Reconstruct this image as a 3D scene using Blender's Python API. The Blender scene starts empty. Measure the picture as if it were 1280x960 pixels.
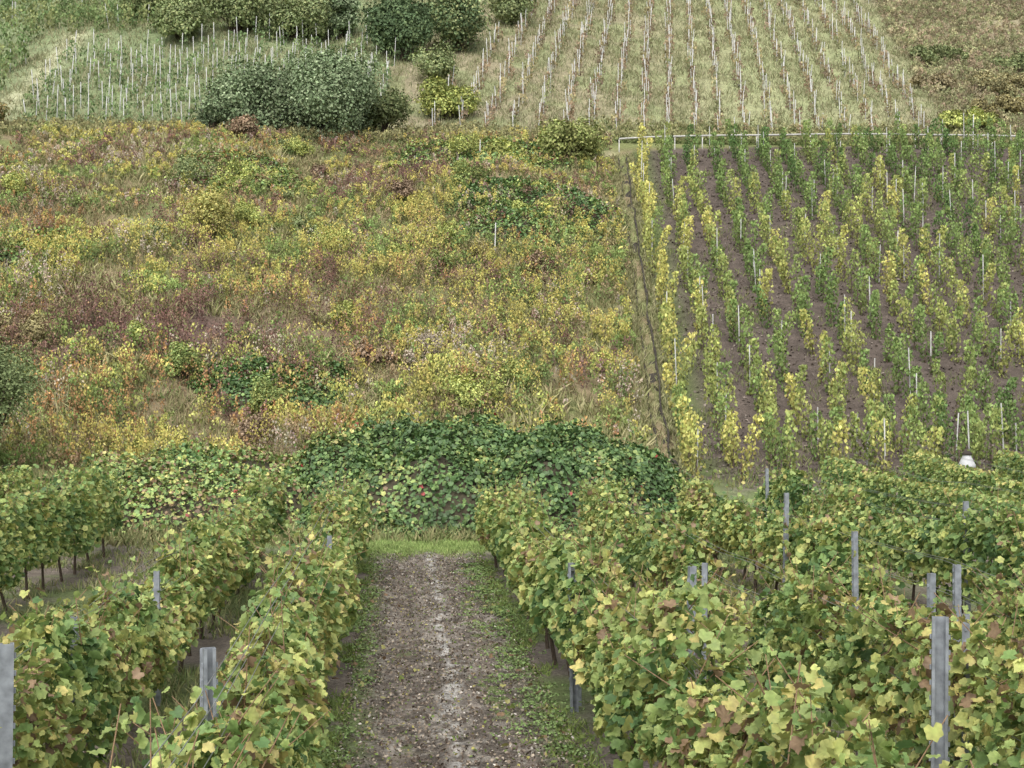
import bpy, math
import numpy as np
rng=np.random.default_rng(11)
S=bpy.context.scene
# ------------------------------------------------------------------ utils
_T=np.random.default_rng(3).random((256,256))
def vn(x,y):
    x=np.asarray(x,float)+1000.3; y=np.asarray(y,float)+1000.7
    xi=np.floor(x).astype(int); yi=np.floor(y).astype(int)
    fx=x-xi; fy=y-yi; fx=fx*fx*(3-2*fx); fy=fy*fy*(3-2*fy)
    a=_T[xi&255,yi&255]; b=_T[(xi+1)&255,yi&255]; c=_T[xi&255,(yi+1)&255]; d=_T[(xi+1)&255,(yi+1)&255]
    return (a*(1-fx)+b*fx)*(1-fy)+(c*(1-fx)+d*fx)*fy
def fbm(x,y,o=3):
    s=0;a=.5;t=0
    for i in range(o):
        s=s+a*vn(x*2**i+i*17.3,y*2**i+i*9.1); t+=a; a*=.5
    return s/t
def sst(a,b,x):
    t=np.clip((x-a)/(b-a),0,1); return t*t*(3-2*t)
PY=[-80,29,38,46,80.5,85,130,200,340]; PZ=[0,0,.55,1.5,17.9,18.6,41.9,75,112]
def prof(Y):
    Y=np.asarray(Y,float)
    return sum(np.interp(Y+o,PY,PZ) for o in (-1.2,-.6,0,.6,1.2))/5
def XB(Y): return 8.3+.115*(Y-44)
def YT(X): return 78.6+.11*(np.asarray(X)-12)
def H(X,Y):
    X=np.asarray(X,float); Y=np.asarray(Y,float)
    m=sst(38,50,Y)*(1-.8*sst(0,2,X-XB(Y))*(Y<84))*(1-sst(77,82,Y)*(1-sst(86,95,Y))*.8)
    return prof(Y)+m*(fbm(X/7,Y/7,3)-.5)*1.8+(fbm(X/.8,Y/.8,2)-.5)*.05
def link(o,parent=None):
    S.collection.objects.link(o)
    if parent: o.parent=parent
    return o
def mkmesh(name,V,F,mat,C=None,parent=None,smooth=False):
    V=np.asarray(V,np.float32); F=np.asarray(F,np.int32)
    k=F.shape[1]; m=bpy.data.meshes.new(name)
    m.vertices.add(len(V)); m.vertices.foreach_set('co',V.ravel())
    m.loops.add(F.size); m.loops.foreach_set('vertex_index',F.ravel())
    m.polygons.add(len(F)); m.polygons.foreach_set('loop_start',np.arange(0,F.size,k,dtype=np.int32))
    m.update(calc_edges=True)
    if C is not None:
        a=m.color_attributes.new('Col','FLOAT_COLOR','POINT')
        C=np.asarray(C); lum=C@np.array([.3,.55,.15]); C=C*.93+lum[:,None]*.07  # slight haze painted in: all vertex colours pulled a little toward grey
        cc=np.ones((len(V),4),np.float32); cc[:,:3]=np.clip(C,0,1); a.data.foreach_set('color',cc.ravel())
    if smooth: m.polygons.foreach_set('use_smooth',np.ones(len(F),bool))
    m.materials.append(mat)
    return link(bpy.data.objects.new(name,m),parent)
def nz(v): return v/np.maximum(np.linalg.norm(v,axis=1,keepdims=True),1e-6)
# ------------------------------------------------------------------ materials
def newmat(n):
    m=bpy.data.materials.new(n); m.use_nodes=True; nt=m.node_tree; nt.nodes.clear()
    out=nt.nodes.new('ShaderNodeOutputMaterial'); return m,nt,out
def leafmat(n,transl=.3,rough=.55,spec=.3,nscale=9):
    m,nt,out=newmat(n); N=nt.nodes.new; L=nt.links.new
    at=N('ShaderNodeAttribute'); at.attribute_name='Col'
    tc=N('ShaderNodeTexCoord'); no=N('ShaderNodeTexNoise'); no.inputs['Scale'].default_value=nscale; no.inputs['Detail'].default_value=2
    L(tc.outputs['Object'],no.inputs['Vector'])
    mr=N('ShaderNodeMapRange'); mr.inputs[1].default_value=.3; mr.inputs[2].default_value=.7; mr.inputs[3].default_value=.78; mr.inputs[4].default_value=1.22
    L(no.outputs['Fac'],mr.inputs[0])
    mx=N('ShaderNodeVectorMath'); mx.operation='SCALE'; L(at.outputs['Color'],mx.inputs[0]); L(mr.outputs[0],mx.inputs['Scale'])
    if spec>0:
        p=N('ShaderNodeBsdfPrincipled'); p.inputs['Roughness'].default_value=rough; p.inputs['Specular IOR Level'].default_value=spec
        L(mx.outputs[0],p.inputs['Base Color'])
    else:
        p=N('ShaderNodeBsdfDiffuse'); L(mx.outputs[0],p.inputs['Color'])
    if transl>0:
        t=N('ShaderNodeBsdfTranslucent'); L(mx.outputs[0],t.inputs['Color'])
        s=N('ShaderNodeMixShader'); s.inputs[0].default_value=transl; L(p.outputs[0],s.inputs[1]); L(t.outputs[0],s.inputs[2]); L(s.outputs[0],out.inputs[0])
    else: L(p.outputs[0],out.inputs[0])
    return m
def soilmat(n,bump=.6,sc=3.0):
    m,nt,out=newmat(n); N=nt.nodes.new; L=nt.links.new
    at=N('ShaderNodeAttribute'); at.attribute_name='Col'; tc=N('ShaderNodeTexCoord')
    src=at.outputs['Color']
    for s,lo,hi in ((sc,.75,1.25),(sc*7,.65,1.35),(sc*25,.6,1.4)):
        no=N('ShaderNodeTexNoise'); no.inputs['Scale'].default_value=s; no.inputs['Detail'].default_value=5; no.inputs['Roughness'].default_value=.65
        L(tc.outputs['Object'],no.inputs['Vector'])
        mr=N('ShaderNodeMapRange'); mr.inputs[1].default_value=.32; mr.inputs[2].default_value=.68; mr.inputs[3].default_value=lo; mr.inputs[4].default_value=hi
        L(no.outputs['Fac'],mr.inputs[0])
        mx=N('ShaderNodeVectorMath'); mx.operation='SCALE'; L(src,mx.inputs[0]); L(mr.outputs[0],mx.inputs['Scale']); src=mx.outputs[0]; last=no
    p=N('ShaderNodeBsdfPrincipled'); p.inputs['Roughness'].default_value=.92; p.inputs['Specular IOR Level'].default_value=.15
    L(src,p.inputs['Base Color'])
    b=N('ShaderNodeBump'); b.inputs['Strength'].default_value=bump; b.inputs['Distance'].default_value=.03; L(last.outputs['Fac'],b.inputs['Height']); L(b.outputs[0],p.inputs['Normal'])
    L(p.outputs[0],out.inputs[0]); return m
def simple(n,col,rough=.6,metal=0,var=.3,scale=20):
    m,nt,out=newmat(n); N=nt.nodes.new; L=nt.links.new
    tc=N('ShaderNodeTexCoord'); no=N('ShaderNodeTexNoise'); no.inputs['Scale'].default_value=scale; no.inputs['Detail'].default_value=5
    L(tc.outputs['Object'],no.inputs['Vector'])
    cr=N('ShaderNodeValToRGB'); cr.color_ramp.elements[0].position=.3; cr.color_ramp.elements[1].position=.7
    cr.color_ramp.elements[0].color=(*[c*(1-var) for c in col],1); cr.color_ramp.elements[1].color=(*[min(1,c*(1+var)) for c in col],1)
    L(no.outputs['Fac'],cr.inputs[0])
    p=N('ShaderNodeBsdfPrincipled'); p.inputs['Roughness'].default_value=rough; p.inputs['Metallic'].default_value=metal
    L(cr.outputs[0],p.inputs['Base Color']); L(p.outputs[0],out.inputs[0]); return m
M_leaf=leafmat('vine_leaf',.25,.5,.35,25)
M_hvine=leafmat('hill_vine_leaf',0,.6,0,4)
M_far=leafmat('far_foliage',0,.7,0,3)
M_bramb=leafmat('bramble_leaf',0,.45,.35,15)
M_soil=soilmat('soil')
M_path=soilmat('path_dirt',.8,4)
M_bark=simple('bark',(.09,.065,.045),.9,0,.4,30)
M_core=simple('thicket_dark_core',(.07,.06,.035),.95,0,.4,8)  # dark filler mound added under the leaves, stands in for shaded depth
M_cane=simple('cane',(.24,.15,.08),.7,0,.3,30)
M_steel=simple('galvanised_steel',(.28,.30,.325),.55,.25,.35,14)
M_wire=simple('wire',(.42,.43,.44),.4,.6,.1,5)
M_stake=simple('weathered_stake',(.40,.40,.37),.85,0,.35,3)
M_stake2=simple('pale_stake',(.50,.50,.47),.85,0,.25,3)
M_conc=simple('old_concrete',(.05,.042,.032),.9,0,.4,4)
M_white=simple('white_paint',(.55,.56,.56),.5,0,.08,8)
M_rail=simple('rail_metal',(.5,.49,.45),.6,0,.2,4)
# ------------------------------------------------------------------ leaf templates
def T_vine():
    a=[(90,1),(76,.86),(64,.76),(52,.86),(38,.94),(24,.82),(10,.72),(-4,.80),(-22,.84),(-40,.72),(-60,.66),(-90,.2)]
    pts=[(math.cos(math.radians(t))*r,math.sin(math.radians(t))*r) for t,r in a]
    pts+= [(-x,y) for x,y in pts[1:-1]][::-1]
    V=[(0,0,0)]+[(x,y,.22*abs(x)-.25*max(0,y-.3)+.07*math.sin(i*2.4)) for i,(x,y) in enumerate(pts)]
    n=len(pts); F=[(0,1+(i+1)%n,1+i) for i in range(n)]
    return np.array(V),np.array(F),np.array([0]+[1]*n)
def T_hex():
    V=[(0,0,0),(0,1,-.15),(.85,.45,.12),(.65,-.55,.1),(0,-.45,0),(-.65,-.55,.1),(-.85,.45,.12)]
    F=[(0,1+(i+1)%6,1+i) for i in range(6)]
    return np.array(V,float),np.array(F),np.array([0]+[1]*6)
def T_dia():
    V=[(0,-1,0),(.7,0,.2),(0,1,0),(-.7,0,.2)]
    return np.array(V,float),np.array([(0,1,2),(0,2,3)]),np.array([.3,1,1,.6])
def T_blade():
    V=[(-.06,0,0),(.06,0,0),(.05,.55,.06),(-.05,.55,.06),(0,1,.28)]
    return np.array(V,float),np.array([(0,1,2),(0,2,3),(3,2,4)]),np.array([0,0,.5,.5,1])
TV,THX,TD,TB=T_vine(),T_hex(),T_dia(),T_blade()
def leaves(name,P,Sz,Nm,Cc,Ce,T,mat,parent=None,axis=None):
    tv,tf,tw=T; n=len(P); k=len(tv)
    Nm=nz(Nm)
    R=rng.normal(size=(n,3)) if axis is None else axis
    t=nz(np.cross(R,Nm)); b=np.cross(Nm,t)
    if axis is not None:
        b=nz(axis); t=nz(np.cross(b,Nm)); Nm=np.cross(t,b)
    Sz=np.broadcast_to(Sz,(n,))[:,None,None]
    V=P[:,None]+Sz*(tv[None,:,0:1]*t[:,None]+tv[None,:,1:2]*b[:,None]+tv[None,:,2:3]*rng.uniform(.2,2.4,(n,1,1))*Nm[:,None])
    F=tf[None]+(np.arange(n)*k)[:,None,None]
    C=Cc[:,None]*(1-tw[None,:,None])+Ce[:,None]*tw[None,:,None]
    return mkmesh(name,V.reshape(-1,3),F.reshape(-1,3),mat,C.reshape(-1,3),parent)
def prisms(name,A,B,r0,r1,mat,parent=None,sides=4):
    A=np.asarray(A,float);B=np.asarray(B,float);n=len(A)
    d=nz(B-A); ref=np.where(np.abs(d[:,2:3])>.9,np.array([[1.,0,0]]),np.array([[0,0,1.]]))
    u=nz(np.cross(d,ref)); v=np.cross(d,u)
    an=np.arange(sides)*2*math.pi/sides+.6
    r0=np.broadcast_to(r0,(n,))[:,None,None]; r1=np.broadcast_to(r1,(n,))[:,None,None]
    ring=np.cos(an)[None,:,None]*u[:,None]+np.sin(an)[None,:,None]*v[:,None]
    V=np.concatenate([A[:,None]+ring*r0,B[:,None]+ring*r1],1)
    F=[(i,(i+1)%sides,sides+(i+1)%sides,sides+i) for i in range(sides)]
    if sides==4: F.append((4,5,6,7))
    F=np.array(F)[None]+(np.arange(n)*2*sides)[:,None,None]
    return mkmesh(name,V.reshape(-1,3),F.reshape(-1,4),mat,None,parent)
def up(n,k=.6): 
    v=rng.normal(size=(n,3))*k; v[:,2]+=1; return v
# ------------------------------------------------------------------ terrain
xs=np.unique(np.concatenate([np.linspace(-220,-30,30),np.arange(-30,46,.35),np.linspace(46,240,30)]))
ys=np.unique(np.concatenate([np.linspace(-60,2,12),np.arange(2,46,.3),np.arange(46,126,.5),np.linspace(126,340,40)]))
GX,GY=np.meshgrid(xs,ys); gx=GX.ravel(); gy=GY.ravel()
gz=H(gx,gy)
C=np.zeros((len(gx),3))
def blend(C,c,w): return C*(1-w[:,None])+np.array(c)[None]*w[:,None]
n1=fbm(gx/2.2,gy/2.2); n2=fbm(gx/6+9,gy/6)
C[:]=(.20,.165,.135)
C=blend(C,(.15,.19,.07),sst(.48,.62,n1)*(gy<45))
C=blend(C,(.18,.24,.08),sst(.35,.6,n1)*sst(30,31,gy)*(gy<46)*(gx<10))
mead=sst(42,46,gy)*(gy<86)
C=blend(C,(.26,.205,.115),mead); C=blend(C,(.19,.21,.08),mead*sst(.48,.62,n1))
C=blend(C,(.15,.10,.08),mead*np.clip(np.exp(-((gx+9)/7)**2-((gy-54.5)/3)**2)*1.3,0,1))
w=sst(.2,.8,gx-XB(gy))*sst(39.5,41,gy)*(gy<YT(gx)+.6)
C=blend(C,(.12,.095,.078),w); C=blend(C,(.13,.18,.05),w*np.exp(-((gx-XB(gy)-1.0)/.6)**2)*.8*(n1>.4))
C=blend(C,(.42,.36,.23),np.exp(-((gx-XB(gy)+.75)/.4)**2)*sst(44,47,gy)*(gy<80)*(.3+.6*n1))
C=blend(C,(.2,.22,.08),sst(0,.8,gy-YT(gx)-.3)*(gy<86)*(gx>10))
u=sst(85,87,gy)  # upper slope ground colours raised in blue to paint in haze
C=blend(C,(.30,.26,.16),u); C=blend(C,(.25,.27,.13),u*sst(.42,.6,n1))
C=blend(C,(.20,.26,.12),u*(gx<-1)*.8)
C=blend(C,(.34,.37,.18),u*np.exp(-((gx-24-.19*(gy-86))/9)**2)*.8)
C=blend(C,(.30,.25,.16),u*sst(0,2,gx-33.5-.2*(gy-86))*.8)
C=blend(C,(.42,.42,.25),u*np.exp(-((gx+24+(-.06)*(gy-90))/.9)**2)*(gy<106))
C=C*(.8+.4*fbm(gx/.7,gy/.7))[:,None]
nx=len(xs); ny=len(ys)
I=np.arange(nx*ny).reshape(ny,nx)
F=np.stack([I[:-1,:-1],I[:-1,1:],I[1:,1:],I[1:,:-1]],-1).reshape(-1,4)
ground=mkmesh('hillside_ground',np.stack([gx,gy,gz],1),F,M_soil,C,None,True)
# path
px=np.arange(-.62,1.74,.04); py=np.arange(3,32,.05)
PXg,PYg=np.meshgrid(px,py); a=PXg.ravel(); b=PYg.ravel()
edge=np.minimum(a+.62,1.70-a)
rough=(fbm(a/.14,b/.14,3)-.5)*.07+(fbm(a/.05,b/.06,2)-.5)*.035
rut=-.035*np.exp(-((a-.05)/.22)**2)-.035*np.exp(-((a-1.1)/.22)**2)
z=H(a,b)+.035+(rough+rut)*sst(0,.25,edge)-.055*(1-sst(0,.15,edge))
C=np.zeros((len(a),3)); C[:]=(.25,.215,.18)
C=blend(C,(.16,.135,.11),sst(.42,.62,fbm(a/.4,b/.9)))
C=blend(C,(.36,.32,.27),sst(.5,.7,fbm(a/.15+5,b/.25)))
C=blend(C,(.13,.11,.09),sst(.55,.7,fbm(a/.08+15,b/.12)))
cx=.60+.16*(fbm(b/3,b*0)-.5)*2
C=blend(C,(.58,.56,.52),np.exp(-((a-cx)/(.05+.10*fbm(b/1.1,b*0+4)))**2)*sst(.44,.58,fbm(a/.08,b/.2))*.75)
C=blend(C,(.16,.22,.07),(1-sst(.05,.5,edge))*sst(.35,.6,fbm(a/.3,b/.5)))
C=blend(C,(.24,.33,.11),sst(30.2,30.9,b+fbm(a/.3,b/.3)*1.6-.8))
nx=len(px);ny=len(py); I=np.arange(nx*ny).reshape(ny,nx)
F=np.stack([I[:-1,:-1],I[:-1,1:],I[1:,1:],I[1:,:-1]],-1).reshape(-1,4)
mkmesh('dirt_path',np.stack([a,b,z],1),F,M_path,C,None,True)
# litter
n=30000
X=rng.uniform(-.6,1.7,n); Y=3.5+27*rng.random(n)**1.3
P=np.stack([X,Y,H(X,Y)+.05],1)
pal=np.array([(.12,.09,.07),(.42,.35,.27),(.28,.22,.16),(.6,.55,.48),(.17,.24,.06),(.42,.38,.12)])
ci=rng.choice(6,n,p=[.32,.22,.26,.06,.09,.05]); cc=pal[ci]*rng.uniform(.7,1.3,(n,1))
leaves('path_litter',P,rng.uniform(.007,.024,n),up(n,.6),cc,cc*.8,TD,M_far)
n=200; X=np.where(rng.random(n)<.6,rng.normal(1.35,.25,n),rng.normal(-.3,.25,n)); Y=rng.uniform(5,28,n); cc=np.array([(.25,.32,.08),(.4,.38,.12),(.3,.19,.1)])[rng.integers(0,3,n)]
leaves('fallen_vine_leaves',np.stack([X,Y,H(X,Y)+.07],1),rng.uniform(.035,.055,n),up(n,.35),cc,cc*.85,TV,M_leaf)
def grass(name,X,Y,h,cA,cB,bl=14,spread=.07,parent=None,lean=.45):
    n=len(X); X=np.repeat(X,bl)+rng.normal(0,spread,n*bl); Y=np.repeat(Y,bl)+rng.normal(0,spread,n*bl)
    hh=np.repeat(np.broadcast_to(h,(n,)),bl)*rng.uniform(.5,1.2,n*bl)
    ax=rng.normal(size=(n*bl,3))*lean; ax[:,2]=1
    N=rng.normal(size=(n*bl,3)); N[:,2]*=.3
    P=np.stack([X,Y,H(X,Y)-.01],1)
    w=rng.random((n*bl,1)); c=np.array(cA)*(1-w)+np.array(cB)*w
    return leaves(name,P,hh,N,c*.75,c,TB,M_far,parent,ax)
n=2600
X=np.concatenate([rng.normal(-.6,.13,n//2),rng.normal(1.62,.13,n//2)]); Y=rng.uniform(4,30,len(X))
k=fbm(X/.5,Y/.8)>.46; grass('path_edge_weeds',X[k],Y[k],.10,(.16,.26,.06),(.32,.38,.11),12,.05,None,1.1)
n=1500; X=np.where(rng.random(n)<.7,rng.normal(1.45,.2,n),rng.normal(-.5,.12,n)); Y=rng.uniform(4,29,n); k=fbm(X/.5+3,Y/.7)>.5; X=X[k];Y=Y[k]; n=len(X); X=np.repeat(X,9)+rng.normal(0,.06,n*9);Y=np.repeat(Y,9)+rng.normal(0,.06,n*9)
cc=np.array([(.20,.29,.10)])*rng.uniform(.6,1.3,(n*9,1)); leaves('chickweed_patches',np.stack([X,Y,H(X,Y)+.07],1),.02,up(n*9,.5),cc,cc,TD,M_far)
n=1300; X=rng.uniform(-.7,1.75,n); Y=30.9+rng.normal(0,.5,n)
grass('grass_patch',X,Y,.12,(.24,.37,.10),(.44,.52,.18),10,.07)
n=9000; X=rng.uniform(-11,10,n); Y=rng.uniform(9,33,n); k=((X<-1)|(X>2.2))&(fbm(X/1.5,Y/1.5)>.47)
grass('inter_row_grass',X[k],Y[k],.16,(.18,.26,.08),(.42,.39,.19),10,.09)
n=5000; X=rng.uniform(-14,8,n); Y=rng.uniform(31.5,45,n); 
grass('field_margin_grass',X,Y,.3,(.20,.26,.09),(.42,.37,.18),14,.12)
# ------------------------------------------------------------------ foreground vine rows
PALc=np.array([(.085,.165,.05),(.17,.28,.075),(.28,.38,.10),(.42,.48,.13),(.58,.54,.16),(.32,.22,.12)])
PALe=np.array([(.10,.185,.055),(.20,.31,.085),(.33,.41,.12),(.48,.49,.14),(.55,.46,.15),(.25,.16,.09)])
def autumn(yel,thr=(.12,.42,.80,1.06,1.19)):
    n=len(yel); r=rng.random(n)+(yel-.5)*.9
    i=np.digitize(r,thr); j=rng.uniform(.75,1.28,(n,1))
    return PALc[i]*j,PALe[i]*j
def vine_row(X0,Y0,Y1,dens=560,top=1.72,yel=.5,hedge=False,split=15,name='vine_row',ls=1.,wd=1.,gaps=()):
    n=int((Y1-Y0)*dens); y=rng.uniform(Y0,Y1,n); t=rng.random(n)**.85
    und=.06 if hedge else .55
    def tops(y):
        tp=top+und*(fbm(y/.9,np.full(len(y),X0*3.))-.5)*2
        for g0,g1,gd in gaps: tp=tp-gd*sst(g0-.5,g0+.3,y)*(1-sst(g1-.5,g1+1.5,y))
        return tp
    tp=tops(y); bt=.30+.4*vn(y/1.1,np.full(n,X0))
    z=bt+np.maximum(tp-bt,.1)*t
    side=np.where(rng.random(n)<.5,-1,1)
    half=wd*(.15+.22*np.sin(np.pi*np.clip(t*.75+.2,0,1)))*(.55+(.5 if hedge else .95)*fbm(y/.6+side*11,z/.5+X0))
    u=1-rng.random(n)**2*.95
    xw=.08*np.sin(y*.7+X0*5)
    x=X0+xw+side*half*u
    keep=(fbm(y/.35+side*7,z/.3+X0,2)+.4*rng.random(n)>.50)|hedge
    for g0,g1,gd in gaps: keep&=~((y>g0)&(y<g1)&(rng.random(n)<gd))
    N=rng.normal(size=(n,3))*.6; N[:,0]+=side*.7; N[:,2]+=.35+.6*t
    yl=np.clip(yel+(fbm(y/1.2+X0,z/.6+side)-.5)*(.5 if hedge else 1.4)+.15*(t-.5)+(.25*sst(.8,1,t) if hedge else 0),0,1)  # hedge tops coloured lighter, painting in their sunlit look
    P=np.stack([x,y,H(x,y)+z],1)
    sz=rng.uniform(.034,.078,n)*ls
    m=int((Y1-Y0)*(1 if hedge else 8)); sy=rng.uniform(Y0,Y1,m); sx=X0+rng.normal(0,.13,m)
    st=tops(sy)
    d=np.stack([rng.normal(0,.5,m),rng.normal(0,.45,m),rng.uniform(.4,1.1,m)],1); d=nz(d)
    A=np.stack([sx,sy,H(sx,sy)+st-.2],1); ln=rng.uniform(.25,.66,m)*(.45 if hedge else 1)
    B=A+d*ln[:,None]
    q=8; f=np.tile(np.linspace(.2,1,q),m); LP=np.repeat(A,q,0)+np.repeat(d*ln[:,None],q,0)*f[:,None]+rng.normal(0,.045,(m*q,3))
    LN=rng.normal(size=(m*q,3))*.6; LN[:,2]+=.7
    P=np.concatenate([P[keep],LP]); N=np.concatenate([N[keep],LN]); sz=np.concatenate([sz[keep],rng.uniform(.034,.066,m*q)*ls*(1.15-.4*f)])
    yl=np.concatenate([yl[keep],np.clip(yel+.08+rng.normal(0,.2,m*q),0,1)])
    Cc,Ce=autumn(yl)
    # lower leaves get slightly greener, darker colours
    near=P[:,1]<split
    par=None
    for nm,msk,T in ((name,~near,THX),('near_leaves',near,TV)):
        if msk.sum()==0: continue
        o=leaves(nm if par is None else 'leaves',P[msk],sz[msk],N[msk],Cc[msk],Ce[msk],T,M_leaf,par)
        if par is None: o.name=name; par=o
    prisms('canes',A,B,.005,.003,M_cane,par)
    ty=np.arange(Y0,Y1,1.15); ty=ty+rng.normal(0,.08,len(ty)); k=len(ty)
    a0=np.stack([X0+rng.normal(0,.04,k),ty,H(np.full(k,X0),ty)-.05],1); a1=a0+np.stack([rng.normal(0,.06,k),rng.normal(0,.08,k),np.full(k,.45)],1); a2=a1+np.stack([rng.normal(0,.05,k),rng.normal(0,.2,k),np.full(k,.45)],1)
    prisms('trunks',np.concatenate([a0,a1]),np.concatenate([a1,a2]),.032,.022,M_bark,par,5)
    wy=np.arange(Y0,Y1,1.5); A=[];B=[]
    for h in (.75,1.15,1.5,1.74):
        if h>top+.26: continue
        for q0 in wy[:-1]:
            for s in (-.05,.05): A.append((X0+s,q0,h)); B.append((X0+s,q0+1.5,h))
    A=np.array(A);B=np.array(B); A[:,2]+=.02*np.sin(A[:,1]*1.3)+H(A[:,0],A[:,1]); B[:,2]+=.02*np.sin(B[:,1]*1.3)+H(B[:,0],B[:,1])
    prisms('wires',A,B,.003,.003,M_wire,par)
    return par
ROWS=[(-1.0,3,29.5,.57,1.48,()),(-2.7,4,30,.57,1.40,((15,17,.5),)),(-6.1,14,31,.42,1.7,()),(-8.4,20,33,.5,1.6,()),(-10.2,24,34,.5,1.6,()),
      (1.98,3,29.5,.60,1.44,((4,9.5,-.34),)),(3.88,5,29.5,.65,1.46,((4.5,9,-.2),(14.5,18,.8),(22,23.5,.5))),(6.05,8,30,.56,1.42,((9,12.5,-.12),(14.5,18,.6),(23,24.5,.5))),(8.1,12,31.5,.40,1.48,())]
for X0,Y0,Y1,yl,tp,gp in ROWS: vine_row(X0,Y0,Y1,780,tp,yl,gaps=gp,wd=.92 if X0<3 else .82)
for X0,Y0,Y1,tp in ((10.5,17,34.5,1.62),(13.1,21,36.2,1.55),(16.0,25,37,1.5),(19.0,29,38,1.45)): vine_row(X0,Y0,Y1,700,tp,.44,True,ls=.9,split=0,wd=1.1)
# ------------------------------------------------------------------ steel posts
def steel_post(X,Y,h=1.9,w=.085,rot=0,lean=(0,0)):
    t=.006; d=.05
    o=[(-w/2,-d/2),(w/2,-d/2),(w/2,d/2),(w/2-.02,d/2),(w/2-.02,d/2-t),(w/2-t,d/2-t),(w/2-t,-d/2+t),(-w/2+t,-d/2+t),(-w/2+t,d/2-t),(-w/2+.02,d/2-t),(-w/2+.02,d/2),(-w/2,d/2)]
    n=len(o); V=[(x,y,-.1) for x,y in o]+[(x,y,h) for x,y in o]
    F=[[i,(i+1)%n,n+(i+1)%n,n+i] for i in range(n)]
    for a in ((0,1,6,7),(1,2,5,6),(2,3,4,5),(0,7,8,11),(8,9,10,11)): F.append([n+i for i in a]); 
    def box(cx,cy,cz,sx,sy,sz):
        b=len(V)
        for dz in (-1,1):
            for dx,dy in ((-1,-1),(1,-1),(1,1),(-1,1)): V.append((cx+dx*sx/2,cy+dy*sy/2,cz+dz*sz/2))
        for f in ((0,3,2,1),(4,5,6,7),(0,1,5,4),(1,2,6,5),(2,3,7,6),(3,0,4,7)): F.append([b+i for i in f])
    for k in range(int(h/.1)-2):
        for s in (-1,1): box(s*(w/2+.007),0,.25+k*.1,.012,.014,.03)
    m=bpy.data.meshes.new('steel_trellis_post'); m.from_pydata(V,[],F); m.materials.append(M_steel)
    ob=link(bpy.data.objects.new('steel_trellis_post',m)); ob.location=(X,Y,float(H(X,Y))); ob.rotation_euler=(lean[0],lean[1],rot)
for p in ((3.52,9.2,1.88,.105,2.85),(3.84,9.55,1.84,.06,1.2),(-1.08,8.5,1.85,.07,3.4),(-1.15,8.75,1.8,.04,1.3),(-.90,18.5,1.56,.06,.2),
          (-2.62,12,1.52,.06,.1),(-2.24,8.4,1.92,.08,.3),(-2.58,15.8,1.45,.06,0),(1.86,15.2,1.58,.08,3.3),(1.95,15.5,1.56,.045,1.4),
          (2.62,12.9,1.78,.065,.2),(2.80,13.1,1.78,.05,1.2),(4.75,12.6,1.76,.06,.3),(5.12,12.9,1.8,.06,.1),(5.4,16.7,1.75,.06,.2),
          (5.85,21.5,1.9,.065,.1),(8.1,20,1.85,.07,0),(-6.0,22,1.8,.06,0),(7.8,30,1.8,.06,0),(-1.0,27,1.7,.06,0)):
    steel_post(*p,lean=(rng.normal(0,.012),rng.normal(0,.012)))
# ------------------------------------------------------------------ bramble thicket
def bramble(name,xa,xb,ya,yb,hmax,n,sz=.085,yel=.15,mat=M_bramb,rel=1.,dark=1.):
    def bh(X,Y):
        u=(X-(xa+xb)/2)/((xb-xa)/2); v=(Y-(ya+yb)/2)/((yb-ya)/2)
        r=np.sqrt(np.abs(u)**2.6+np.abs(v)**2.6)
        e=1-sst(.55,1.05,r+.35*(fbm(X/1.5,Y/1.5)-.5))
        return e*hmax*(.35+1.1*fbm(X/1.3+3,Y/1.3,2)*rel)
    gx_=np.linspace(xa,xb,60); gy_=np.linspace(ya,yb,50); A,B=np.meshgrid(gx_,gy_); A=A.ravel();B=B.ravel()
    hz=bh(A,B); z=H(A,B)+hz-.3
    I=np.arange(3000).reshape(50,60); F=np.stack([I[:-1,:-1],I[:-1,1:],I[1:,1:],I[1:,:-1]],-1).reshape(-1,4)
    X=rng.uniform(xa,xb,n);Y=rng.uniform(ya,yb,n); h=bh(X,Y); k=h>.07; X=X[k];Y=Y[k];h=h[k]; m=len(X)
    dz=-rng.random(m)**1.3*.35+(rng.random(m)<.08)*rng.random(m)*.4
    e=.15
    gxx=(bh(X+e,Y)-bh(X-e,Y))/(2*e); gyy=(bh(X,Y+e)-bh(X,Y-e))/(2*e)
    N=np.stack([-gxx,-gyy,np.ones(m)],1)+rng.normal(0,.65,(m,3))
    P=np.stack([X,Y,H(X,Y)+h+dz+(fbm(X/.4,Y/.4,2)-.5)*.55],1)
    yl=np.clip(yel+(fbm(X/1.3+7,Y/1.1)-.5)*1.8,0,.95)
    Cc,Ce=autumn(yl,(.38,.75,.97,1.10,1.16)); red=rng.random(m)<.004; Cc[red]=(.4,.05,.04); Ce[red]=(.35,.05,.04)
    sh=dark*(.6+.8*fbm(X/.5+31,Y/.5))[:,None]
    o=leaves(name,P,rng.uniform(.5,1.2,m)*sz,N,Cc*sh,Ce*sh,THX,mat)
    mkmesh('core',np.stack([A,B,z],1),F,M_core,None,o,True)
    return o
bramble('bramble_thicket',-3.6,8.6,31.8,44,1.5,68000,.066,.24,dark=.84)
bramble('bramble_thicket',-9.5,-1.0,32.5,43,1.0,22000,.065,.75)
bramble('bramble_thicket',-7.6,-1.2,49.2,52.6,.8,9000,.07,.4)
bramble('bramble_thicket',2,11,63,71.5,.7,16000,.075,.42)
bramble('bramble_thicket',-1,9.6,74,80,.7,12000,.08,.7)
bramble('bramble_thicket',-20,-13,60,65,.6,8000,.075,.8)
bramble('bramble_thicket',-12,-4,70,75,.7,9000,.075,.85)
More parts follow.
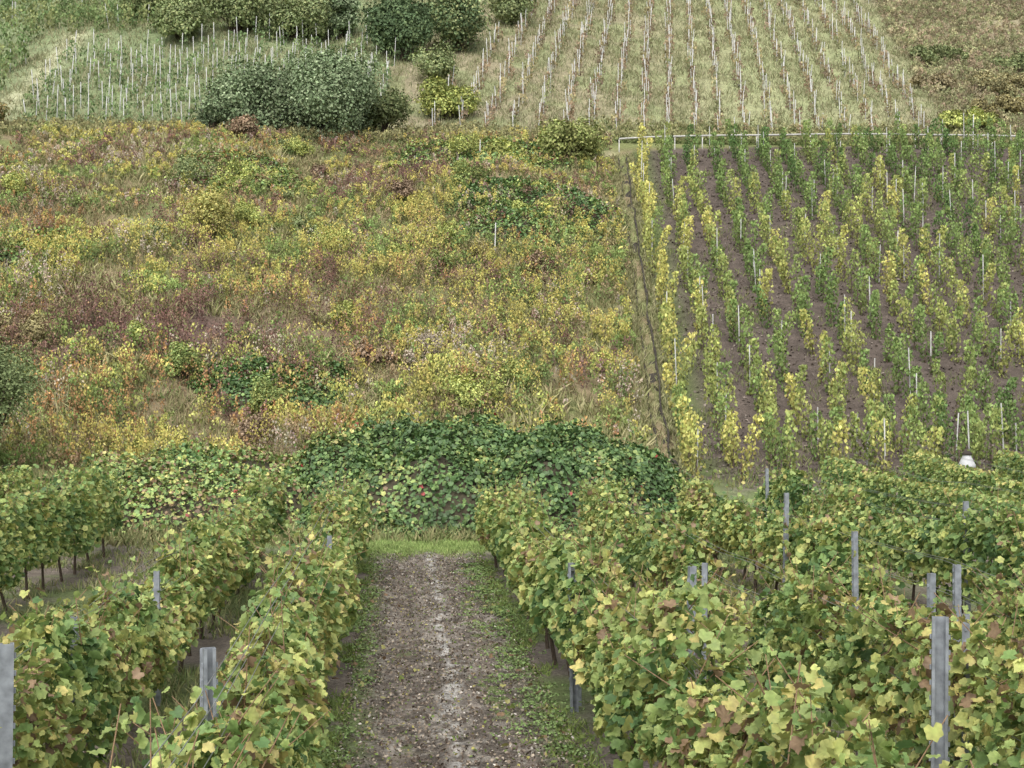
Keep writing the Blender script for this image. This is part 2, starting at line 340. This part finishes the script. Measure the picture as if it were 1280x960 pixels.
# ------------------------------------------------------------------ generic plants
def plants(name,X,Y,h,w,K,cl,ct,ls,prof='cone',T=TD,jit=.2,upright=.6,mat=M_far):
    n=len(X); h=np.broadcast_to(h,(n,));w=np.broadcast_to(w,(n,)); cl=np.broadcast_to(cl,(n,3)); ct=np.broadcast_to(ct,(n,3))
    t=rng.random((n,K))**.8; an=rng.random((n,K))*2*np.pi; rr=np.sqrt(rng.random((n,K)))
    if prof=='cone': R=w[:,None]*(1.02-t)**.6
    elif prof=='plume': R=w[:,None]*(.45+.75*np.exp(-((t-.8)/.18)**2))*(1.05-t)**.3
    elif prof=='column': R=w[:,None]*(.6+.5*np.sin(np.pi*t))
    else: R=w[:,None]*np.sqrt(np.clip(1.02-(t*1.0)**2,0,1))
    lean=rng.normal(0,.14,(n,2))
    x=X[:,None]+R*rr*np.cos(an)+lean[:,:1]*h[:,None]*t; y=Y[:,None]+R*rr*np.sin(an)+lean[:,1:]*h[:,None]*t
    z=H(X,Y)[:,None]+h[:,None]*t
    P=np.stack([x,y,z],-1).reshape(-1,3); m=len(P)
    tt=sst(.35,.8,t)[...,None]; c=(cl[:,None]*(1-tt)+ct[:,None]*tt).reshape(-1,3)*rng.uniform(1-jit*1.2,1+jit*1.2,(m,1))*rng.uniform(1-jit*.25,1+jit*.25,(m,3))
    ax=rng.normal(size=(m,3))*(1-upright); ax[:,2]+=1
    N=rng.normal(size=(m,3)); N[:,2]=np.abs(N[:,2])*.7
    s=np.broadcast_to(ls,(m,))*rng.uniform(.6,1.3,m)
    return leaves(name,P,s,N,c*.9,c,T,mat,None,ax)
# ------------------------------------------------------------------ wild meadow
n=19000
X=rng.uniform(-27,13.5,n);Y=rng.uniform(43.5,81,n); bare=fbm(X/2.2+77,Y/2.2)
k=(X<XB(Y)-.6)&~((Y<45)&(X>-3)&(X<8))&(bare+.12*rng.random(n)>.40); X=X[k];Y=Y[k];n=len(X)
def G(x0,y0,sx,sy): return np.exp(-((X-x0)/sx)**2-((Y-y0)/sy)**2)
f=[fbm(X/s+o,Y/s+o*.7) for s,o in ((4,0),(3,20),(2.5,40),(2,60),(3.5,80),(2.2,100))]
top=sst(60,72,Y)
W=np.stack([
 .22+2.8*sst(.48,.66,f[0])+1.3*G(2,54,8,9)+1.4*G(-11,63,8,4)+.7*G(-9,47.5,6,1.6),
 .25+2.6*sst(.48,.65,f[1])+.8*top,
 .04+6.0*G(-9,54.5,6.5,2.6)+3.4*sst(.55,.67,f[2])+1.8*G(-4,74,5,1.8)+1.6*G(-16,70,5,2.2),
 .06+2.4*sst(.56,.69,f[5])+.9*G(0,52,3,2)+1.5*G(-15,76,7,2.5)+.4*top,
 .4+3.0*sst(.5,.66,f[3])+1.8*G(6,55,4,10)+.8*G(0,68,9,5),
 .05+3.8*G(-9,48.5,7,1.8)+2.4*sst(.54,.67,f[4])+.9*G(0,60,6,3),
 .25+2.*sst(.52,.68,1-f[1])+1.0*G(8,50,2.5,6),
 .16+1.9*sst(.53,.66,1-f[0])+.6*top],1)
W=np.clip(W,0.01,None)**1.75; W/=W.sum(1,keepdims=True); ty=(np.cumsum(W,1)<rng.random((n,1))).sum(1).clip(0,7)
hvar=(.35+1.4*fbm(X/1.6+13,Y/1.6,2))*(1-.35*top)
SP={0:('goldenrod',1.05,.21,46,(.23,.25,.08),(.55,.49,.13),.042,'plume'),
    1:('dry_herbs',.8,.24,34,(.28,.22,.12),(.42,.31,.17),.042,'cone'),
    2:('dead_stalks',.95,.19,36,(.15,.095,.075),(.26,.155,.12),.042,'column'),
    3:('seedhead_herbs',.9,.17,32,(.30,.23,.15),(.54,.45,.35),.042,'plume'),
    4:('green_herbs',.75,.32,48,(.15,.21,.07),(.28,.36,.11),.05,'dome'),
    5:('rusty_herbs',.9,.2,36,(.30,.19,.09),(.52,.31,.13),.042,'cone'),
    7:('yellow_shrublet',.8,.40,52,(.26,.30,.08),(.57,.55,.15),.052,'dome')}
tint=(.72+.6*fbm(X/1.2+50,Y/1.2))[:,None]
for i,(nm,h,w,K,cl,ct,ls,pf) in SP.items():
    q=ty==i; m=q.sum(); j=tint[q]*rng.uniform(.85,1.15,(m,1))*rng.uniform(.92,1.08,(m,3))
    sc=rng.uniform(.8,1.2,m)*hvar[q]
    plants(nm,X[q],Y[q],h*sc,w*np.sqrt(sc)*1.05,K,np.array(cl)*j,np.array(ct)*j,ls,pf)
q=ty==6; grass('meadow_grass',X[q],Y[q],.6,(.32,.34,.13),(.57,.51,.27),26,.16)
n=20000;X=rng.uniform(-27,13,n);Y=rng.uniform(44,81,n);dz_=np.exp(-((X+9)/7)**2-((Y-54.5)/3)**2)
k=(X<XB(Y)-.4)&(rng.random(n)>dz_)&(fbm(X/2.5+40,Y/2.5+28)<.6);grass('meadow_undergrowth',X[k],Y[k],.34,(.22,.25,.10),(.48,.40,.21),12,.22)
# ------------------------------------------------------------------ bushes / trees
def bush(name,X,Y,w,h,pal,nl=6000,ls=.08,lobes=18,d=None):
    d=d or w*.8; z0=float(H(X,Y))
    lc=[]
    for i in range(lobes):
        while True:
            q=rng.uniform(-1,1,3)
            if np.linalg.norm(q)<.9 : break
        lc.append((q[0]*w/2*.85,q[1]*d/2*.85,h*(.48+.42*q[2]*(1-.35*abs(q[0])))))
    lc=np.array(lc); lr=rng.uniform(.13,.28,lobes)*min(w,h*1.3)
    li=rng.integers(0,lobes,nl); v=nz(rng.normal(size=(nl,3))); r=(rng.random(nl)**.35)*(.8+.6*fbm(v[:,0]*2.5+li*3,v[:,2]*2.5))
    P=lc[li]+v*(lr[li]*r)[:,None]*np.array([1,1,.85]); P[:,2]=np.maximum(P[:,2],.05)
    P+=np.array([X,Y,z0]); P[:,2]+=H(P[:,0],P[:,1])*.5-z0*.5
    lcv=rng.uniform(.65,1.3,lobes)
    pal=np.array(pal); c=pal[rng.integers(0,len(pal),nl)]*(lcv[li]*rng.uniform(.75,1.25,nl))[:,None]
    N=v+rng.normal(0,.6,(nl,3)); N[:,2]+=.3
    o=leaves(name,P,rng.uniform(.6,1.3,nl)*ls,N,c*.85,c,TD,M_far)
    A=np.repeat([[X,Y,z0-.1]],lobes,0)+rng.normal(0,.08*w/3,(lobes,3))*[1,1,0]; mid=A*.5+(lc+[X,Y,z0])*.5+[0,0,h*.05]
    prisms('limbs',np.concatenate([A,mid]),np.concatenate([mid,lc+[X,Y,z0]]),np.repeat([.035*h/2,.02*h/2],lobes),np.repeat([.02*h/2,.006*h/2],lobes),M_bark,o,5)
    return o
GREY=[(.26,.34,.18),(.32,.39,.22),(.2,.28,.14)]; DK=[(.14,.21,.10),(.18,.25,.11),(.11,.17,.08)]
LG=[(.28,.36,.12),(.22,.3,.09),(.4,.43,.13)]; YG=[(.54,.56,.16),(.47,.52,.14),(.3,.37,.11)]; RU=[(.38,.26,.17),(.32,.22,.14),(.36,.28,.17)]
OL=[(.27,.33,.15),(.32,.35,.15),(.22,.28,.11)]
bush('willow_bush',-4.2,82.0,7.4,5.2,GREY,28000,.085,40)
bush('willow_bush',-8.3,82.5,5,4.4,GREY,16000,.085,24)
bush('willow_bush',-1.0,84,3.6,3.4,OL,7000,.085,12)
bush('willow_bush',-10.6,82,2.4,2.4,GREY,4000,.085,10)
bush('rust_shrub',-8.3,79,1.9,1.7,RU,2600,.07,9)
bush('yellow_hazel_bush',3.0,89.5,4.1,2.8,YG,7500,.09,14)
bush('hazel_bush',2.2,95,3.2,3.2,OL,5500,.09,12)
bush('dark_tree',.2,102,5.4,5.4,DK,13000,.11,20)
bush('dark_tree',4.4,104,5.6,5.2,DK+OL,12000,.11,18)
bush('dark_tree',8.6,111,4.5,4,OL,6000,.11,12)
for x,y,w,h,p in ((-15.8,105,4.5,3.2,OL),(-12,107,6,4.5,OL),(-8,106,6,4.2,OL),(-4.4,107,4,4.5,GREY),(-19,112,5,4,OL),(-10,112,8,5,LG),(-16,111,5,3.5,LG)):
    bush('hedge_bush',x,y,w,h,p,9000,.11,16)
bush('autumn_shrub',-22.8,82,2.4,2.6,[(.48,.36,.13),(.42,.3,.12),(.27,.32,.1)],4500,.08,12)
bush('autumn_shrub',-24.5,83,2.4,2.2,OL,3500,.08,10)
bush('willow_bush',-11.9,42.5,3.2,4.9,[(.24,.31,.13),(.30,.37,.16)],17000,.045,26)
bush('yellow_shrub',-8.3,64.5,2.8,3.0,[(.54,.50,.15),(.56,.5,.16),(.36,.38,.12)],4200,.055,18)
bush('green_shrub',-4.4,49,1.4,2.0,LG,3000,.05,9)
bush('green_shrub',9.2,77,3.6,2.6,[(.38,.40,.14),(.27,.32,.1)],6000,.08,16)
bush('yellow_shrub',5.6,76,2.6,1.6,YG,3000,.08,10)
bush('seedhead_shrub',.9,52,1.6,1.7,[(.5,.42,.33),(.4,.34,.24)],2200,.04,11)
cnt=0
while cnt<54:
    x=rng.uniform(-21,10);y=rng.uniform(46,78)
    if x>XB(y)-1.2: continue
    cnt+=1; w=rng.uniform(.7,2.3); p=[OL,LG,YG,YG,[(.42,.37,.17),(.33,.28,.14)],[(.33,.24,.16),(.28,.2,.13)]][rng.integers(0,6)]
    bush('meadow_shrub',x,y,w,w*rng.uniform(.5,.95),p,int(900*w),.05,10)
for x,y,w,h,p in ((35.5,88,5,1.6,YG),(39,91,5,1.8,[(.44,.38,.16),(.32,.28,.14)]),(42,97,6,1.8,[(.36,.34,.17),(.44,.38,.18)]),(44,90,6,1.8,[(.48,.44,.18)]),(40,104,7,1.5,OL),(46,102,7,1.8,OL),(37,97,4,1.2,[(.38,.32,.18)])):
    bush('scrub_bush',x,y,w,h,p,5000,.085,20)
# ------------------------------------------------------------------ right hillside vineyard
vx=[];vy=[];ri=[]
for i in range(27):
    for y in np.arange(41.4,84,1.1):
        x=8.72+i*1.36+.118*(y-41.4)
        if y>YT(x)-.4: continue
        vx.append(x+rng.normal(0,.07)); vy.append(y+rng.normal(0,.12)); ri.append(i)
vx=np.array(vx);vy=np.array(vy);ri=np.array(ri); k=rng.random(len(vx))>.06
vx,vy,ri=vx[k],vy[k],ri[k]; n=len(vx)
yel=np.clip(.54+.34*(ri==0)+.12*(ri==1)-.28*sst(68,80,vy)*(ri>0)+(fbm(vx/1.6,vy/2.5)-.5)*(.9-.6*(ri==0))+rng.normal(0,.17,n),0,1)[:,None]
cg=np.array((.24,.33,.10));cy=np.array((.58,.55,.15)); dk=np.array((.11,.19,.06))
ct=np.where(yel>.5,cg+(cy-cg)*(yel-.5)*2,dk+(cg-dk)*yel*2)
hh=rng.uniform(1.4,2.15,n)
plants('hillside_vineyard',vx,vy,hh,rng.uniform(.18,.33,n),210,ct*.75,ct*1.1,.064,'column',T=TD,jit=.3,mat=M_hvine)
A=np.stack([vx,vy,H(vx,vy)-.1],1);B=A+np.stack([rng.normal(0,.05,n),rng.normal(0,.05,n),rng.uniform(1.6,2.3,n)],1)
q=rng.random(n)<.32
prisms('hillside_vineyard_stakes',A[q],B[q],.027,.025,M_stake)
prisms('hillside_vineyard_trunks',A,A+[0,0,.8],.04,.025,M_bark)
n=16000;X=rng.uniform(9,42,n);Y=rng.uniform(42,80,n);k=(Y<YT(X))&(X>XB(Y)+.3);X=X[k];Y=Y[k];n=len(X)
c=np.array([(.24,.20,.165)])*rng.uniform(.35,1.5,(n,1)); leaves('soil_clods',np.stack([X,Y,H(X,Y)+.03],1),rng.uniform(.03,.09,n),up(n,.6),c,c,TD,M_far)
n=4500;X=rng.uniform(9,40,n);Y=rng.uniform(40,80,n);k=(X>XB(Y)+.4)&(Y<YT(X))&((fbm(X/2,Y/2)>.54)|(Y<43));grass('vineyard_weeds',X[k],Y[k],.22,(.17,.25,.07),(.36,.36,.14),12,.18)
# drainage channel
Yc=np.arange(41.5,78.5,.5); cs=[(-.24,.0),(-.24,.12),(-.18,.12),(-.18,-.02),(.18,-.02),(.18,.2),(.24,.2),(.24,-.05)]
V=[]
for y in Yc:
    wob=.25*(float(fbm(y/2.,3.3))-.5)
    for dx,dz in cs: V.append((XB(y)+dx+wob,y,float(H(XB(y),y))+dz+rng.normal(0,.03)))
F=[(i*8+j,i*8+j+1,(i+1)*8+j+1,(i+1)*8+j) for i in range(len(Yc)-1) for j in range(7)]
mkmesh('drainage_channel',V,F,M_conc)
n=800; Y=rng.uniform(41.5,78.5,n); X=XB(Y)+np.where(rng.random(n)<.6,-.42,.42)+rng.normal(0,.12,n)
grass('channel_edge_grass',X,Y,.3,(.22,.26,.09),(.5,.45,.25),14,.12)
# railing
RX=np.arange(12.2,46,1.6); RY=YT(RX)+.5; RZ=H(RX,RY)
rail=prisms('pipe_railing',np.stack([RX[:-1],RY[:-1],RZ[:-1]+.72],1),np.stack([RX[1:],RY[1:],RZ[1:]+.72],1),.055,.055,M_rail,None,6)
prisms('rail_posts',np.stack([RX,RY,RZ-.1],1),np.stack([RX,RY,RZ+.70],1),.04,.04,M_rail,rail)
# ------------------------------------------------------------------ upper vineyards, plant colours greyed to paint in haze
def upper(name,x0,x1,dx,slope,y0,y1,dy,mask,ct,hv,stake=.6,hst=(1.6,2.1),K=30,w=.22,r=.025,ls=.09,sm=M_stake2):
    XX=[];YY=[]
    for a in np.arange(x0,x1,dx):
        for y in np.arange(y0,y1,dy): XX.append(a+slope*(y-y0)+rng.normal(0,.09)); YY.append(y+rng.normal(0,.16))
    XX=np.array(XX);YY=np.array(YY);k=mask(XX,YY);XX=XX[k];YY=YY[k];n=len(XX)
    c=np.array(ct)[rng.integers(0,len(ct),n)]*rng.uniform(.8,1.2,(n,1))*(.7+.6*fbm(XX/5,YY/5))[:,None]
    plants(name,XX,YY,rng.uniform(.6,1.2,n)*hv,w,K,c*.8,c,ls,'column')
    q=rng.random(n)<stake
    A=np.stack([XX,YY,H(XX,YY)-.1],1);B=A+np.stack([rng.normal(0,.09,n),rng.normal(0,.09,n),rng.uniform(*hst,n)],1)
    prisms(name+'_stakes',A[q],B[q],r,r*.9,sm)
BR=[(.34,.29,.16),(.38,.28,.17),(.30,.32,.15),(.44,.38,.19),(.32,.24,.16)]
upper('upper_vineyard',-6,50,1.6,.19,86.5,128,1.15,lambda X,Y:(X>.5+.33*(Y-86))&(X<33.5+.2*(Y-86)),BR,1.1,.95,(1.4,2.0),K=40,w=.3,r=.029)
upper('green_vineyard',-30,6,1.15,.06,86.5,108,1.8,lambda X,Y:(X>-23)&(X<-.3)&(Y<101.5+.33*(X+22)) ,[(.2,.29,.12),(.24,.32,.13),(.17,.25,.1)],1.3,.9,(1.6,2.2),K=44,w=.32,r=.03)
upper('steep_vineyard',-75,-10,1.9,.3,86,135,.6,lambda X,Y:((X<-25)|((Y>105)&(X<-17)))&(X>-70),[(.2,.29,.11),(.24,.32,.12),(.32,.36,.14)],1.6,.08,K=44,w=.32,ls=.11)
n=11000;X=rng.uniform(-27,50,n);Y=rng.uniform(81.5,128,n);grass('upper_slope_grass',X,Y,.38,(.25,.29,.13),(.46,.42,.25),14,.3)
n=1500;X=rng.uniform(-25,12,n);Y=rng.uniform(80,87,n);plants('terrace_scrub',X,Y,rng.uniform(.3,.8,n),.35,45,(.19,.23,.09),np.array([(.35,.33,.15)])*rng.uniform(.6,1.3,(n,1)),.07,'dome')
n=2200;X=rng.uniform(12,47,n);Y=rng.uniform(81,88,n);k=Y>YT(X)+1;X=X[k];Y=Y[k];n=len(X);plants('terrace_scrub',X,Y,rng.uniform(.25,.8,n),.3,35,(.18,.22,.08),np.array([(.36,.35,.16)])*rng.uniform(.6,1.3,(n,1)),.07,'dome')
n=4200;X=rng.uniform(33,56,n);Y=rng.uniform(86,125,n);k=X>34+.2*(Y-86);X=X[k];Y=Y[k];n=len(X);plants('fallow_scrub',X,Y,rng.uniform(.3,1.1,n),.35,36,(.28,.24,.14),np.array([(.40,.31,.20),(.34,.35,.17),(.48,.44,.24),(.30,.32,.15)])[rng.integers(0,4,n)]*(.6+.8*fbm(X/2,Y/2))[:,None],.08,'dome')
for x,y,h in ((4.2,75,1.4),(4.2,63,1.3),(-1.0,84,1.8),(33,80.5,2)):
    z=float(H(x,y)); prisms('wooden_stake',[(x,y,z-.1)],[(x+.04,y,z+h)],.035,.03,M_stake2)
# ------------------------------------------------------------------ white ventilation pipe cap
def lathe(name,prof_,loc,mat,seg=20,parent=None):
    V=[(r*math.cos(2*math.pi*i/seg),r*math.sin(2*math.pi*i/seg),z) for r,z in prof_ for i in range(seg)]
    F=[(j*seg+i,j*seg+(i+1)%seg,(j+1)*seg+(i+1)%seg,(j+1)*seg+i) for j in range(len(prof_)-1) for i in range(seg)]
    o=mkmesh(name,V,F,mat,None,parent,True); o.location=loc; return o
vx0,vy0=14.0,34.6
o=lathe('white_vent_pipe',[(.0,-.2),(.10,-.2),(.10,1.24),(.22,1.28),(.21,1.36),(.11,1.56),(.10,1.60),(0,1.60)],(vx0,vy0,float(H(vx0,vy0))),M_white)
lathe('cap',[(0,1.61),(.13,1.61),(.13,1.64),(.06,1.70),(0,1.71)],(0,0,0),M_conc,20,o)
# ------------------------------------------------------------------ light + camera
w=bpy.data.worlds.new('World'); S.world=w; w.use_nodes=True; nt=w.node_tree; bg=nt.nodes['Background']
sky=nt.nodes.new('ShaderNodeTexSky'); sky.sky_type='NISHITA'; sky.sun_disc=False
az=math.radians(195); el=math.radians(55)
sky.sun_elevation=el; sky.sun_rotation=az; sky.dust_density=4; sky.air_density=1
hs=nt.nodes.new('ShaderNodeHueSaturation'); hs.inputs['Saturation'].default_value=.25; hs.inputs['Value'].default_value=1.5
nt.links.new(sky.outputs[0],hs.inputs['Color']); nt.links.new(hs.outputs[0],bg.inputs[0]); bg.inputs[1].default_value=.15
sl=bpy.data.lights.new('sun','SUN'); sl.energy=1.4; sl.angle=math.radians(70); sl.color=(1,.97,.92)
so=link(bpy.data.objects.new('sun',sl))
from mathutils import Vector
dv=Vector((math.sin(az)*math.cos(el),math.cos(az)*math.cos(el),math.sin(el)))
so.rotation_euler=dv.to_track_quat('Z','Y').to_euler(); so.location=(0,-20,60)
cam=bpy.data.cameras.new('camera'); cam.lens=50.6; cam.sensor_width=36; cam.clip_end=2000; cam.clip_start=.1
co=link(bpy.data.objects.new('camera',cam)); co.location=(0,0,3.3); co.rotation_euler=(math.radians(90.64),0,math.radians(-4.5))
S.camera=co
S.view_settings.view_transform='Standard'; S.view_settings.look='None'; S.view_settings.exposure=0
